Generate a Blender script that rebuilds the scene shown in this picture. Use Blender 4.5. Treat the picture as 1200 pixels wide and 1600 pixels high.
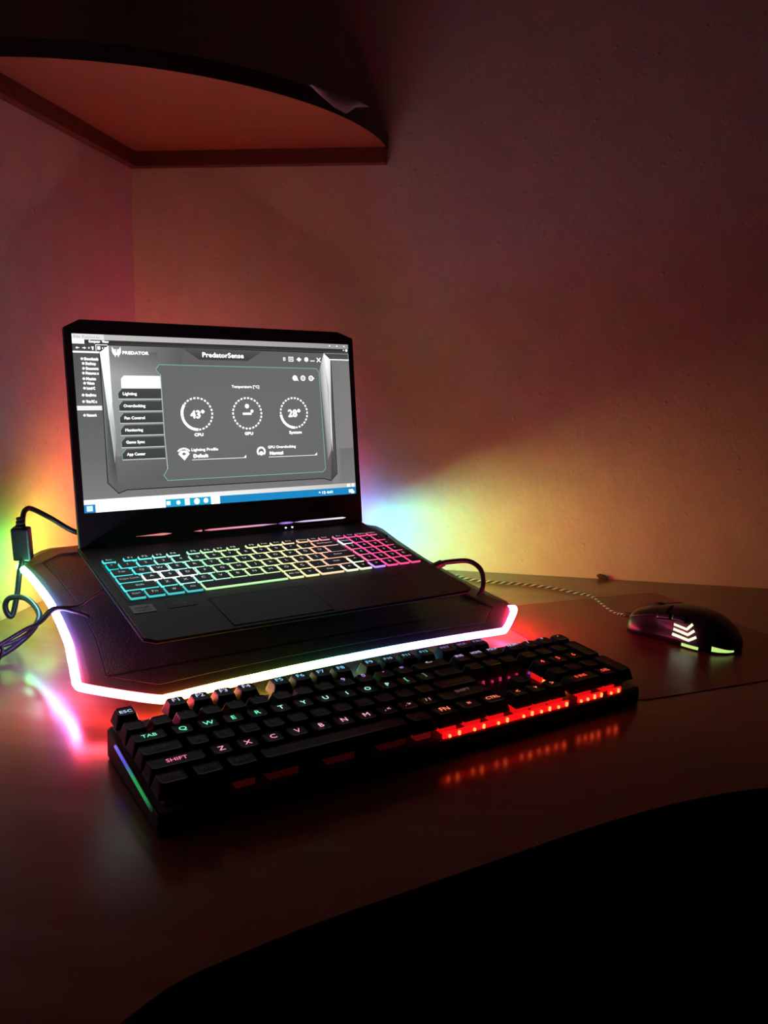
import bpy, bmesh, math, random
from mathutils import Matrix, Vector, Euler
random.seed(7)
for o in list(bpy.data.objects): bpy.data.objects.remove(o, do_unlink=True)
SC = bpy.context.scene
COL = SC.collection

# ------------------------------------------------------------------ camera, world, exposure
# World: the room corner at desk height is the origin, X runs along the back wall,
# -Y runs along the left wall towards the viewer, Z is up, metres.
CAM_POS = Vector((0.56425, -1.19066, 0.28986))
CAM_R = ((0.987729, -0.148655, -0.047886), (0.154600, 0.974128, 0.164843), (0.022143, -0.170224, 0.985157))  # columns: right, forward, up
cd = bpy.data.cameras.new('camera'); cam = bpy.data.objects.new('camera', cd); COL.objects.link(cam)
cd.sensor_fit = 'VERTICAL'; cd.sensor_height = 24.0; cd.lens = 1287.81 / 1600 * 24.0
cd.clip_start = 0.01; cd.clip_end = 50
cam.matrix_world = Matrix([[CAM_R[i][0], CAM_R[i][2], -CAM_R[i][1], CAM_POS[i]] for i in range(3)] + [[0, 0, 0, 1]])
SC.camera = cam
w = bpy.data.worlds.new('night'); SC.world = w; w.use_nodes = True
w.node_tree.nodes['Background'].inputs[0].default_value = (0.5, 0.4, 0.45, 1)
w.node_tree.nodes['Background'].inputs[1].default_value = 0.0012
SC.view_settings.view_transform = 'Standard'; SC.view_settings.look = 'None'
SC.view_settings.gamma = 1; SC.view_settings.use_curve_mapping = False
SC.view_settings.exposure = -0.1
STRIP_POWER = 42.0

# ------------------------------------------------------------------ materials
MATS = {}
def mat(name, base=(.5, .5, .5), rough=.5, metal=0, spec=.5, emit=None, estr=1.0, build=None, coat=0):
    if name in MATS: return MATS[name]
    m = bpy.data.materials.new(name); m.use_nodes = True
    b = m.node_tree.nodes['Principled BSDF']
    b.inputs['Base Color'].default_value = (*base, 1); b.inputs['Roughness'].default_value = rough
    b.inputs['Metallic'].default_value = metal; b.inputs['Specular IOR Level'].default_value = spec
    b.inputs['Coat Weight'].default_value = coat
    if emit is not None:
        b.inputs['Emission Color'].default_value = (*emit, 1); b.inputs['Emission Strength'].default_value = estr
    if build: build(m.node_tree, b)
    MATS[name] = m
    return m
def N(t, typ, **k):
    n = t.nodes.new(typ)
    for a, v in k.items():
        if a.startswith('i_'):
            key = a[2:].replace('_', ' ')
            n.inputs[int(key) if key.isdigit() else key].default_value = v
        else: setattr(n, a, v)
    return n
def ramp(t, fac, stops):
    r = N(t, 'ShaderNodeValToRGB'); e = r.color_ramp.elements
    while len(e) < len(stops): e.new(0.5)
    for x, (p, c) in zip(e, stops): x.position = p; x.color = (*c, 1)
    t.links.new(fac, r.inputs[0]); return r.outputs[0]
def plaster(t, b):
    tc = N(t, 'ShaderNodeTexCoord')
    n1 = N(t, 'ShaderNodeTexNoise', i_Scale=160.0, i_Detail=4.0); n2 = N(t, 'ShaderNodeTexNoise', i_Scale=22.0, i_Detail=3.0)
    vo = N(t, 'ShaderNodeTexVoronoi', i_Scale=42.0)
    for n in (n1, n2, vo): t.links.new(tc.outputs['Object'], n.inputs['Vector'])
    lump = N(t, 'ShaderNodeMapRange', i_1=0.0, i_2=0.13, i_3=1.0, i_4=0.0); t.links.new(vo.outputs['Distance'], lump.inputs[0])
    m1 = N(t, 'ShaderNodeMath', operation='MULTIPLY_ADD', i_1=0.35); t.links.new(n1.outputs[0], m1.inputs[0])
    m0 = N(t, 'ShaderNodeMath', operation='MULTIPLY', i_1=1.2); t.links.new(n2.outputs[0], m0.inputs[0])
    t.links.new(m0.outputs[0], m1.inputs[2])
    m2 = N(t, 'ShaderNodeMath', operation='MULTIPLY_ADD', i_1=0.45); t.links.new(lump.outputs[0], m2.inputs[0]); t.links.new(m1.outputs[0], m2.inputs[2])
    bp = N(t, 'ShaderNodeBump', i_Strength=0.6, i_Distance=0.0032); t.links.new(m2.outputs[0], bp.inputs['Height'])
    t.links.new(bp.outputs[0], b.inputs['Normal'])
    t.links.new(ramp(t, n2.outputs[0], [(0.35, (0.72, 0.62, 0.47)), (0.65, (0.78, 0.68, 0.52))]), b.inputs['Base Color'])
def wood(c1, c2, sx=3.0, sy=60.0, rough=.28):
    def f(t, b):
        tc = N(t, 'ShaderNodeTexCoord'); mp = N(t, 'ShaderNodeMapping'); mp.inputs['Scale'].default_value = (sx, sy, sy)
        t.links.new(tc.outputs['Object'], mp.inputs[0])
        n = N(t, 'ShaderNodeTexNoise', i_Scale=1.0, i_Detail=6.0, i_Distortion=0.4); t.links.new(mp.outputs[0], n.inputs['Vector'])
        t.links.new(ramp(t, n.outputs[0], [(0.3, c1), (0.7, c2)]), b.inputs['Base Color'])
        r = N(t, 'ShaderNodeMapRange', i_1=0.3, i_2=0.7, i_3=rough - .03, i_4=rough + .04); t.links.new(n.outputs[0], r.inputs[0]); t.links.new(r.outputs[0], b.inputs['Roughness'])
        bp = N(t, 'ShaderNodeBump', i_Strength=0.05, i_Distance=0.0004); t.links.new(n.outputs[0], bp.inputs['Height']); t.links.new(bp.outputs[0], b.inputs['Normal'])
    return f
def fabric(scale, dist, c1, c2):
    def f(t, b):
        tc = N(t, 'ShaderNodeTexCoord'); v = N(t, 'ShaderNodeTexVoronoi', i_Scale=scale); t.links.new(tc.outputs['Object'], v.inputs['Vector'])
        t.links.new(ramp(t, v.outputs['Distance'], [(0.2, c1), (0.6, c2)]), b.inputs['Base Color'])
        bp = N(t, 'ShaderNodeBump', i_Strength=0.3, i_Distance=dist); t.links.new(v.outputs['Distance'], bp.inputs['Height']); t.links.new(bp.outputs[0], b.inputs['Normal'])
    return f
def braid(t, b):
    tc = N(t, 'ShaderNodeTexCoord'); sp = N(t, 'ShaderNodeSeparateXYZ'); t.links.new(tc.outputs['UV'], sp.inputs[0])
    a = N(t, 'ShaderNodeMath', operation='ADD'); t.links.new(sp.outputs[0], a.inputs[0]); t.links.new(sp.outputs[1], a.inputs[1])
    fr = N(t, 'ShaderNodeMath', operation='FRACT'); t.links.new(a.outputs[0], fr.inputs[0])
    t.links.new(ramp(t, fr.outputs[0], [(0.0, (0.012, 0.012, 0.012)), (0.68, (0.012, 0.012, 0.012)), (0.72, (0.6, 0.58, 0.52)), (0.98, (0.6, 0.58, 0.52))]), b.inputs['Base Color'])
def attr_emit(strength):
    def f(t, b):
        a = N(t, 'ShaderNodeAttribute', attribute_name='Col'); t.links.new(a.outputs['Color'], b.inputs['Emission Color'])
        b.inputs['Emission Strength'].default_value = strength; b.inputs['Base Color'].default_value = (0.02, 0.02, 0.02, 1)
    return f

M_WALL = mat('painted_plaster', rough=.75, spec=.25, build=plaster)
M_DESK = mat('desk_laminate', rough=.19, spec=.5, build=wood((0.19, 0.108, 0.064), (0.23, 0.135, 0.08), rough=.19))
M_SHELF = mat('shelf_laminate', rough=.4, build=wood((0.34, 0.115, 0.055), (0.42, 0.15, 0.075), rough=.4))
M_FLOOR = mat('floor_boards', rough=.6, build=wood((0.06, 0.04, 0.03), (0.10, 0.07, 0.05), rough=.6))
M_CEIL = mat('ceiling_paint', (0.7, 0.68, 0.64), .9)
M_BLACK = mat('black_plastic', (0.014, 0.014, 0.015), .42)
M_BLACKG = mat('black_glossy_plastic', (0.010, 0.010, 0.012), .2)
M_LAP = mat('dark_anodised_metal', (0.052, 0.052, 0.055), .5)
M_BEZEL = mat('bezel_plastic', (0.009, 0.009, 0.010), .45)
M_CAP = mat('keycap_plastic', (0.005, 0.005, 0.0055), .42, spec=.25)
M_LKEY = mat('laptop_key_plastic', (0.008, 0.008, 0.009), .45)
M_RUB = mat('rubber', (0.012, 0.012, 0.012), .7)
M_CABLE = mat('cable_sheath', (0.016, 0.014, 0.015), .38)
M_MESH = mat('perforated_metal', (0.02, 0.02, 0.022), .5, build=fabric(420.0, .0007, (0.02, 0.02, 0.021), (0.085, 0.085, 0.09)))
M_PADF = mat('pad_frame_plastic', (0.05, 0.05, 0.053), .45)
M_MAT = mat('mouse_mat_cloth', (0.03, 0.028, 0.03), .32, spec=.6, build=fabric(900.0, .0002, (0.11, 0.009, 0.014), (0.17, 0.012, 0.020)))
M_MATE = mat('mouse_mat_stitching', (0.50, 0.02, 0.03), .6)
M_BRAID = mat('braided_sleeve', rough=.7, build=braid)
M_PLATE = mat('switch_plate', (0.10, 0.10, 0.105), .5)
M_SWITCH = mat('switch_housing', (0.28, 0.26, 0.26), .35)
M_STRIP = mat('led_diffuser', rough=.4, build=attr_emit(STRIP_POWER))
M_UI = mat('lcd_panel', rough=.5, build=attr_emit(1.0))
M_STICK = mat('silver_sticker', (0.30, 0.30, 0.31), .35, metal=.4)
M_INK = mat('sticker_ink', (0.05, 0.05, 0.055), .5)
M_PAPER = mat('thin_paper', (0.55, 0.53, 0.55), .6)
M_CRUMB = mat('dark_scrap', (0.12, 0.05, 0.03), .8)
def emat(rgb, s=1.0):
    k = 'glow_%02x%02x%02x_%d' % tuple([int(max(0, min(1, c)) * 255) for c in rgb] + [int(s * 100)])
    return mat(k, (0.02, 0.02, 0.02), .5, emit=rgb, estr=s)

# ------------------------------------------------------------------ helpers
def tag(o, label=None, cat=None, group=None, kind=None):
    if label: o['label'] = label
    if cat: o['category'] = cat
    if group: o['group'] = group
    if kind: o['kind'] = kind
    return o
def link(name, me, parent=None, m=None, loc=None, rot=None):
    o = bpy.data.objects.new(name, me); COL.objects.link(o)
    if parent is not None: o.parent = parent
    if m is not None and len(me.materials) == 0: me.materials.append(m)
    if loc is not None: o.location = loc
    if rot is not None: o.rotation_euler = rot
    return o
def empty(name, mw):
    o = bpy.data.objects.new(name, None); COL.objects.link(o); o.empty_display_size = .02; o.matrix_world = mw; return o
def pymesh(name, vs, fs, m=None, smooth=False):
    me = bpy.data.meshes.new(name); me.from_pydata([tuple(v) for v in vs], [], fs); me.update()
    if m: me.materials.append(m)
    if smooth: me.polygons.foreach_set('use_smooth', [True] * len(me.polygons))
    return me
def bm_mesh(name, bm, m=None, smooth=False):
    bmesh.ops.recalc_face_normals(bm, faces=bm.faces[:])
    me = bpy.data.meshes.new(name); bm.to_mesh(me); bm.free()
    if m: me.materials.append(m)
    if smooth: me.polygons.foreach_set('use_smooth', [True] * len(me.polygons))
    return me
def box_me(name, x0, x1, y0, y1, z0, z1, m=None, bev=0, seg=2):
    bm = bmesh.new(); r = bmesh.ops.create_cube(bm, size=1)
    for v in bm.verts: v.co = Vector(((x0 + x1) / 2 + v.co.x * (x1 - x0), (y0 + y1) / 2 + v.co.y * (y1 - y0), (z0 + z1) / 2 + v.co.z * (z1 - z0)))
    if bev: bmesh.ops.bevel(bm, geom=bm.edges[:], offset=bev, segments=seg, affect='EDGES', profile=.5)
    return bm_mesh(name, bm, m)
def prism_me(name, outline, z0, z1, m=None, bev=0, seg=2):
    bm = bmesh.new()
    lo = [bm.verts.new((x, y, z0)) for x, y in outline]; hi = [bm.verts.new((x, y, z1)) for x, y in outline]
    n = len(outline)
    bm.faces.new(lo[::-1]); bm.faces.new(hi)
    for i in range(n): bm.faces.new((lo[i], lo[(i + 1) % n], hi[(i + 1) % n], hi[i]))
    if bev:
        es = [e for e in bm.edges if abs(e.verts[0].co.z - e.verts[1].co.z) < 1e-7]
        bmesh.ops.bevel(bm, geom=es, offset=bev, segments=seg, affect='EDGES', profile=.5)
    return bm_mesh(name, bm, m)
def catmull(P, n=8, closed=False):
    P = [Vector(p) for p in P]; out = []; L = len(P)
    for i in range(L if closed else L - 1):
        if closed: a, b, c, d = P[(i - 1) % L], P[i], P[(i + 1) % L], P[(i + 2) % L]
        else: a, b, c, d = P[max(i - 1, 0)], P[i], P[i + 1], P[min(i + 2, L - 1)]
        for k in range(n):
            t = k / n
            out.append(0.5 * ((2 * b) + (c - a) * t + (2 * a - 5 * b + 4 * c - d) * t * t + (3 * b - a - 3 * c + d) * t ** 3))
    if not closed: out.append(P[-1])
    return out
def tube_me(name, pts, r, m=None, sides=10, closed=False, uvscale=None, cols=None):
    pts = [Vector(p) for p in pts]; n = len(pts); vs = []; fs = []; up = Vector((0, 0, 1)); prev = None; dist = 0; D = []
    for i, p in enumerate(pts):
        if closed: t = pts[(i + 1) % n] - pts[(i - 1) % n]
        else: t = pts[min(i + 1, n - 1)] - pts[max(i - 1, 0)]
        t.normalize()
        if prev is None: a = t.cross(up if abs(t.z) < .95 else Vector((1, 0, 0))).normalized()
        else: a = (prev - t * prev.dot(t)).normalized()
        prev = a; b = t.cross(a)
        rr = r[i] if isinstance(r, (list, tuple)) else r
        for k in range(sides):
            g = 2 * math.pi * k / sides; vs.append(p + a * (math.cos(g) * rr) + b * (math.sin(g) * rr))
        if i: dist += (pts[i] - pts[i - 1]).length
        D.append(dist)
    for i in range(n if closed else n - 1):
        j = (i + 1) % n
        for k in range(sides):
            l = (k + 1) % sides; fs.append((i * sides + k, i * sides + l, j * sides + l, j * sides + k))
    if not closed:
        fs.append(tuple(range(sides))[::-1]); fs.append(tuple((n - 1) * sides + k for k in range(sides)))
    me = pymesh(name, vs, fs, m, True)
    if uvscale:
        uv = me.uv_layers.new(name='UVMap')
        for f in me.polygons:
            ks = [me.loops[li].vertex_index % sides for li in f.loop_indices]
            for li in f.loop_indices:
                vi = me.loops[li].vertex_index; k = vi % sides
                kk = sides if (k == 0 and max(ks) == sides - 1) else k
                uv.data[li].uv = (D[vi // sides] * uvscale, kk / sides * 2)
    if cols:
        at = me.color_attributes.new('Col', 'FLOAT_COLOR', 'POINT')
        for i in range(len(vs)): at.data[i].color = (*cols[i // sides], 1)
    return me
def lerp_keys(keys, x):
    for (a, ca), (b, cb) in zip(keys, keys[1:]):
        if x <= b:
            t = max(0, (x - a) / (b - a)) if b > a else 0
            return tuple(p + (q - p) * t for p, q in zip(ca, cb))
    return keys[-1][1]
# text ------------------------------------------------------------
_TXT = {}
def text_polys(s):
    """glyph outlines of a string as (verts2d, faces), height of capitals = 1, centred"""
    if s in _TXT: return _TXT[s]
    cu = bpy.data.curves.new('t', 'FONT'); cu.body = s; cu.resolution_u = 2; cu.size = 1.0
    ob = bpy.data.objects.new('t', cu); COL.objects.link(ob)
    dg = bpy.context.evaluated_depsgraph_get(); me = bpy.data.meshes.new_from_object(ob.evaluated_get(dg))
    vs = [(v.co.x, v.co.y) for v in me.vertices]; fs = [tuple(p.vertices) for p in me.polygons]
    bpy.data.objects.remove(ob); bpy.data.curves.remove(cu); bpy.data.meshes.remove(me)
    if vs:
        x0 = min(v[0] for v in vs); x1 = max(v[0] for v in vs)
        vs = [((x - x0) / .69, y / .69) for x, y in vs]; wd = (x1 - x0) / .69
    else: wd = 0
    _TXT[s] = (vs, fs, wd); return _TXT[s]
def text_me(name, s, h, m, maxw=None, bold=0.0):
    vs, fs, wd = text_polys(s)
    sx = h
    if maxw and wd * h > maxw: sx = maxw / wd
    return pymesh(name, [((x - wd / 2) * sx, (y - .5) * h, 0) for x, y in vs], fs, m)

# ------------------------------------------------------------------ the setting
def struct(name, me): return tag(link(name, me), kind='structure')
struct('wall_back', box_me('wall_back', -.12, 2.6, 0, .12, -.75, 1.75, M_WALL))
struct('wall_left', box_me('wall_left', -.12, 0, -2.6, 0, -.75, 1.75, M_WALL))
struct('floor', box_me('floor', -.12, 2.6, -2.6, .12, -.80, -.75, M_FLOOR))
struct('ceiling', box_me('ceiling', -.12, 2.6, -2.6, .12, 1.75, 1.80, M_CEIL))

# corner desk with an inward-curved front edge
desk = empty('corner_desk', Matrix.Translation((0.2, -.2, -.75)))
tag(desk, 'glossy brown wood-laminate corner desk with inward-curved front edge', 'desk')
DZ = .75
front = catmull([(1.9, -.545, 0), (1.3, -.545, 0), (1.0, -.55, 0), (.88, -.563, 0), (.7585, -.603, 0), (.6616, -.657, 0), (.54, -.753, 0), (.4486, -.830, 0), (.406, -.885, 0), (.375, -1.0, 0), (.37, -1.2, 0), (.37, -1.7, 0)], 8)
outl = [(.001, -.001), (.001, -1.7)] + [(p.x, p.y) for p in reversed(front)] + [(1.9, -.001)]
me = prism_me('tabletop', [(x - .2, y + .2) for x, y in outl], DZ - .025, DZ, M_DESK, .0015)
link('tabletop', me, desk)
link('side_panel', box_me('side_panel', 1.66, 1.68, -.30, .19, 0, DZ - .025, M_DESK), desk)
link('side_panel', box_me('side_panel', -.19, .15, -1.48, -1.46, 0, DZ - .025, M_DESK), desk)
link('back_panel', box_me('back_panel', -.19, 1.66, .17, .19, .25, DZ - .025, M_DESK), desk)

# quarter-round corner shelf
M_BATTEN = mat('batten_laminate', rough=.5, build=wood((0.13, 0.035, 0.018), (0.17, 0.048, 0.025), rough=.5))
SZ = .589
shelf = empty('corner_shelf', Matrix.Translation((0, 0, SZ)))
tag(shelf, 'quarter-round wooden corner shelf on the walls above the laptop', 'shelf')
arc = [(.376 * math.cos(-a), .376 * math.sin(-a)) for a in [math.pi / 2 * i / 40 for i in range(41)]]
link('board', prism_me('board', [(.001, -.001)] + arc[::-1], 0, .018, M_SHELF, .0008), shelf)
arc2 = [(x / .376 * .3772, y / .376 * .3772) for x, y in arc]
link('shade_edge_band', prism_me('shade_edge_band', arc + arc2[::-1], .0, .018, mat('painted_shade_edging', (.03, .015, .01), .5)), shelf)  # rim coloured near-black, its shade painted into the edging
link('batten', box_me('batten', .001, .376, -.015, -.001, -.0205, -.0002, M_BATTEN, .0006), shelf)
link('batten', box_me('batten', .001, .015, -.376, -.0155, -.0205, -.0002, M_BATTEN, .0006), shelf)

# ------------------------------------------------------------------ laptop pose
YAW = math.radians(42.0179); TILT = 0.152287; LID = 1.860618
LAP = Matrix.Translation((.241752, -.258642, .090641)) @ Matrix.Rotation(YAW, 4, 'Z') @ Matrix.Rotation(TILT, 4, 'X')

# ------------------------------------------------------------------ cooling pad with rainbow light strip
pad = empty('laptop_cooling_pad', LAP)
tag(pad, 'black mesh laptop cooling pad with glowing rainbow edge strip, under the laptop', 'cooling pad')
half = [(0, -.2805), (.06, -.2812), (.13, -.2842), (.176, -.2872), (.187, -.2855), (.212, -.2665), (.2345, -.247), (.2385, -.239), (.2368, -.225), (.2320, -.190), (.2278, -.155), (.2250, -.074), (.229, -.006), (.2345, .040), (.2325, .051), (.203, .0785), (.193, .084), (.12, .0855), (0, .0855)]
outline = half + [(-x, y) for x, y in half[-2:0:-1]]          # counter-clockwise seen from above
def inset(o, d):
    n = len(o); r = []
    for i in range(n):
        a = Vector(o[i - 1]); b = Vector(o[i]); c = Vector(o[(i + 1) % n])
        n1 = (b - a).normalized(); n2 = (c - b).normalized()
        nn = (Vector((-n1.y, n1.x)) + Vector((-n2.y, n2.x))); nn.normalize()
        r.append(tuple(b + nn * d))
    return r
PT, PB = -.0260, -.0420
ol2 = inset(outline, .012); ol3 = inset(outline, .024)
def smooth(a, b, x): t = max(0, min(1, (x - a) / (b - a))); return t * t * (3 - 2 * t)
def hid(x, y):      # 1 where the strip is tucked under the top plate (right and rear sides), 0 where it stands proud (front and left)
    return smooth(-.250, -.226, y) if x > .2 and y < .06 else smooth(.03, .056, y)
def tuck(x, y): return hid(x, y) * (1 if x > .2 and y < .06 else .68)  # how far the plate overhangs, shaped to block the strip's upward light
def vary(d0, d1): return [tuple(Vector(a).lerp(Vector(b), tuck(*o_))) for a, b, o_ in zip(inset(outline, d0), inset(outline, d1), outline)]
def rings_me(name, rings, m, capb=True, capt=True):
    n = len(rings[0][0]); vs = []; fs = []
    for o, z in rings: vs += [(x, y, z) for x, y in o]
    for r in range(len(rings) - 1):
        for i in range(n):
            j = (i + 1) % n; fs.append((r * n + i, r * n + j, (r + 1) * n + j, (r + 1) * n + i))
    if capb: fs.append(tuple(range(n))[::-1])
    if capt: fs.append(tuple((len(rings) - 1) * n + i for i in range(n)))
    return pymesh(name, vs, fs, m)
def mix(o_, a, b): return a + (b - a) * hid(*o_)
rgs = [(inset(outline, .040), PB, PB), (inset(outline, .030), PB + .001, PB + .001), (vary(.0040, .0125), -.0303, -.0385), (vary(.0040, .0110), -.0283, -.0300), (vary(.0062, -.0060), -.0280, -.0278), (vary(.0110, .0040), PT - .0016, PT), (ol3, PT - .0014, PT), (inset(outline, .025), PT - .0018, PT - .0012)]
fv = []; ff = []; n_ = len(outline)
for o_, za, zb in rgs: fv += [(x, y, mix(outline[i], za, zb)) for i, (x, y) in enumerate(o_)]
for r_ in range(len(rgs) - 1): ff += [(r_ * n_ + i, r_ * n_ + (i + 1) % n_, (r_ + 1) * n_ + (i + 1) % n_, (r_ + 1) * n_ + i) for i in range(n_)]
ff += [tuple(range(n_))[::-1], tuple((len(rgs) - 1) * n_ + i for i in range(n_))]
link('frame', pymesh('frame', fv, ff, M_PADF), pad)
link('mesh_panel', rings_me('mesh_panel', [(inset(outline, .0253), PT - .0016), (inset(outline, .0253), PT - .0012)], M_MESH), pad)
# the strip: hue runs three times round the edge
ring = catmull([(x, y, mix(o_, -.0264, -.0338)) for (x, y), o_ in [(tuple(Vector(a).lerp(Vector(b), .70 if o_[1] > .06 else 1)), o_) for a, b, o_ in zip(vary(0, 0), vary(0, .0065), outline)]], 6, True)
RED, ORA, YEL, LIM, GRN, CYA = (2.3, .03, .07), (1.9, .36, .03), (1.1, .82, .05), (.45, .80, .04), (.05, .70, .08), (.03, .62, .52)
AZU, BLU, VIO, MAG, CRI = (.03, .30, .85), (.10, .08, .95), (.55, .06, .95), (1.3, .05, .60), (2.0, .03, .18)
def strip_col(x, y):
    if y < -.25 and abs(x) < .2: c = lerp_keys([(-.20, RED), (-.165, ORA), (-.12, YEL), (-.075, LIM), (-.04, GRN), (.0, CYA), (.045, AZU), (.09, BLU), (.13, VIO), (.175, MAG), (.2, MAG)], x)
    elif x > .2 and y < .075: c = lerp_keys([(-.285, MAG), (-.262, CRI), (-.175, CRI), (-.155, RED), (-.14, ORA), (-.115, YEL), (-.055, LIM), (-.01, GRN), (.025, CYA), (.055, AZU), (.09, BLU)], y)
    elif y > .075: c = lerp_keys([(-.21, GRN), (-.185, LIM), (-.15, YEL), (-.105, ORA), (-.06, RED), (-.01, CRI), (.05, MAG), (.10, CRI), (.155, VIO), (.19, BLU), (.21, BLU)], x)
    else: c = lerp_keys([(-.262, RED), (-.236, CRI), (-.20, MAG), (-.15, VIO), (-.10, BLU), (-.055, AZU), (.0, CYA), (.035, GRN), (.075, GRN), (.09, LIM)], y)
    wh = .045
    if y > .06: lv = 1.6
    elif x > .2: lv = .34 + 1.15 * smooth(-.285, -.26, y) * (1 - smooth(-.16, -.13, y)) + 2.6 * smooth(-.15, -.10, y) + 2.0 * smooth(-.03, .03, y)
    elif x < -.2: lv = .34 + .75 * smooth(-.26, -.22, y) + .1 * smooth(-.03, .03, y); wh = .045 + .22 * smooth(-.25, -.20, y) * (1 - smooth(.0, .05, y))
    else: lv = .34 + .35 * (1 - smooth(-.19, -.12, x)) - .12 * smooth(-.03, .05, x)
    return tuple(k * lv + wh for k in c)
link('light_strip', tube_me('light_strip', ring, .0036, M_STRIP, 10, True, cols=[strip_col(p.x, p.y) for p in ring]), pad)
for sx in (-1, 1):
    link('foot', box_me('foot', sx * .17 - .012, sx * .17 + .012, -.242, -.218, PB - .0105, PB + .001, M_RUB, .001), pad)
    # rear kick-stand leg reaching down to the desk
    lg = link('kickstand', box_me('kickstand', sx * .15 - .02, sx * .15 + .02, -.004, .004, -.0565, .002, M_PADF, .001), pad, loc=(0, .05, PB), rot=(-TILT + .05, 0, 0))

# ------------------------------------------------------------------ laptop
lap = empty('laptop', LAP)
tag(lap, 'open black gaming laptop with lit screen and rainbow keyboard, on the cooling pad', 'laptop')
bo = [(-.1817, -.229), (-.172, -.2373), (.172, -.2373), (.1817, -.229), (.1817, .004), (.168, .020), (-.168, .020), (-.1817, .004)]
def scaled(o, d): return [(x * (1 - d / .1817), -.11 + (y + .11) * (1 - d / .1273)) for x, y in o]
link('base', rings_me('base', [(scaled(bo, .040), -.0225), (bo, -.0022), (bo, -.0016), (scaled(bo, .0012), -.0006)], mat('matte_black_chassis', (.006, .006, .0065), .6, spec=.3)), lap)
link('deck', rings_me('deck', [(scaled(bo, .0018), -.0008), (scaled(bo, .0022), 0)], M_LAP), lap)
for sx in (-1, 1):
    for y in (-.180, -.03): link('rubber_foot', box_me('rubber_foot', sx * .11 - .02, sx * .11 + .02, y - .006, y + .006, -.0258, -.0220, M_RUB, .0008), lap)
tp = link('trackpad', box_me('trackpad', -.0975, .0075, -.2300, -.1665, -.0012, .0004, mat('trackpad_surface', (0.050, 0.050, 0.053), .48), .0003), lap)
link('trackpad_rim', tube_me('trackpad_rim', [(-.0979, -.2304, .0003), (.0079, -.2304, .0003), (.0079, -.1661, .0003), (-.0979, -.1661, .0003)], .0003, mat('polished_rim', (.06, .06, .065), .3), 6, True), lap)
st = link('sticker', prism_me('sticker', [(-.1735, -.1600), (-.1525, -.1605), (-.1525, -.1775), (-.1735, -.1770)], .0001, .0004, M_STICK), lap); st['label'] = 'small silver sticker on the palm rest'
link('print', text_me('print', 'intel', .0055, M_INK), st, loc=(-.1630, -.1655, .00055)); link('print', text_me('print', 'CORE i7', .0028, M_INK), st, loc=(-.1630, -.1725, .00055))
st = link('sticker', prism_me('sticker', [(-.1405, -.1625), (-.1125, -.1625), (-.1125, -.1760), (-.1405, -.1760)], .0001, .0003, M_INK), lap)
link('print', text_me('print', 'GTX', .0045, M_STICK), st, loc=(-.1265, -.1675, .00045))
for x in (.0975, .1180):
    st = link('sticker', box_me('sticker', x - .0065, x + .0065, -.1725, -.1645, .0001, .0003, mat('grey_sticker', (.045, .045, .048), .45)), lap)

# lid: x right, y up along the lid, z out of the screen
LIDM = Matrix(((1, 0, 0, 0), (0, -math.cos(LID), -math.sin(LID), 0), (0, math.sin(LID), -math.cos(LID), 0), (0, 0, 0, 1)))
lid = link('lid', prism_me('lid', [(-.1800, .001), (.1800, .001), (.1800, .2400), (.1775, .2415), (.1575, .2480), (-.1625, .2480), (-.1790, .2395), (-.1800, .2375)], -.0075, 0, M_BEZEL, .0012), lap)
lid.matrix_local = LIDM
cav = [(-.006, .243)]
link('webcam', box_me('webcam', -.002, .002, .2395, .2425, -.0002, .0002, M_BLACKG), lid)
hg = link('hinge_cover', box_me('hinge_cover', -.150, .150, -.0055, .0040, -.0062, .0030, M_BEZEL, .0018, 3), lap); hg.matrix_local = LIDM
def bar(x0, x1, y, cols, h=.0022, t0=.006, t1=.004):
    """tapered sliver of reflected light on the lower lid edge, painted as emission"""
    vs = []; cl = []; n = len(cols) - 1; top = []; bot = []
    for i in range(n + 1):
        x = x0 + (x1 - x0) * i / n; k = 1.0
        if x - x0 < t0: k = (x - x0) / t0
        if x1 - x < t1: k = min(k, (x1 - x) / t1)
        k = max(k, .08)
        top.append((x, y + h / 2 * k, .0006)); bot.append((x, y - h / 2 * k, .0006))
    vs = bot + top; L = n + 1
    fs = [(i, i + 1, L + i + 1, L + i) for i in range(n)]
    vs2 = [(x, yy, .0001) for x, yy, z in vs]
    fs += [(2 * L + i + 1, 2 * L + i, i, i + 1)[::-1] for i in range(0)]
    me = pymesh('painted_reflection', vs, fs, M_UI)
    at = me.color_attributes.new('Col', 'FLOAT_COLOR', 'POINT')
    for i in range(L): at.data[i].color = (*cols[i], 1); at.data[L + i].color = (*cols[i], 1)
    link('painted_reflection', me, lid)  # glow stands in for a reflection on the glossy lid edge
def grad(keys, n): return [lerp_keys(keys, i / n) for i in range(n + 1)]
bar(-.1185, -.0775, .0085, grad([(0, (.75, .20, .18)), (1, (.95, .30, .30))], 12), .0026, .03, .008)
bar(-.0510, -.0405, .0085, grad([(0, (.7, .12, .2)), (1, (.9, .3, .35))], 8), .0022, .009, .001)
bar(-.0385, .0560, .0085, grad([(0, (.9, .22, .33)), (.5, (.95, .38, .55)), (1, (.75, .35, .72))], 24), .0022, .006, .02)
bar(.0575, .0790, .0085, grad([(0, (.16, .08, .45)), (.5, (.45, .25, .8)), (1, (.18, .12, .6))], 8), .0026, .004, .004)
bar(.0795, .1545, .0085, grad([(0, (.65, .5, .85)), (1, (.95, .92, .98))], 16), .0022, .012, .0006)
for x in (.0663, .0752):
    link('status_light', box_me('status_light', x - .0011, x + .0011, .0018, .0036, .0024, .0034, emat((.75, .8, 1), 2.0)), lid)

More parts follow.
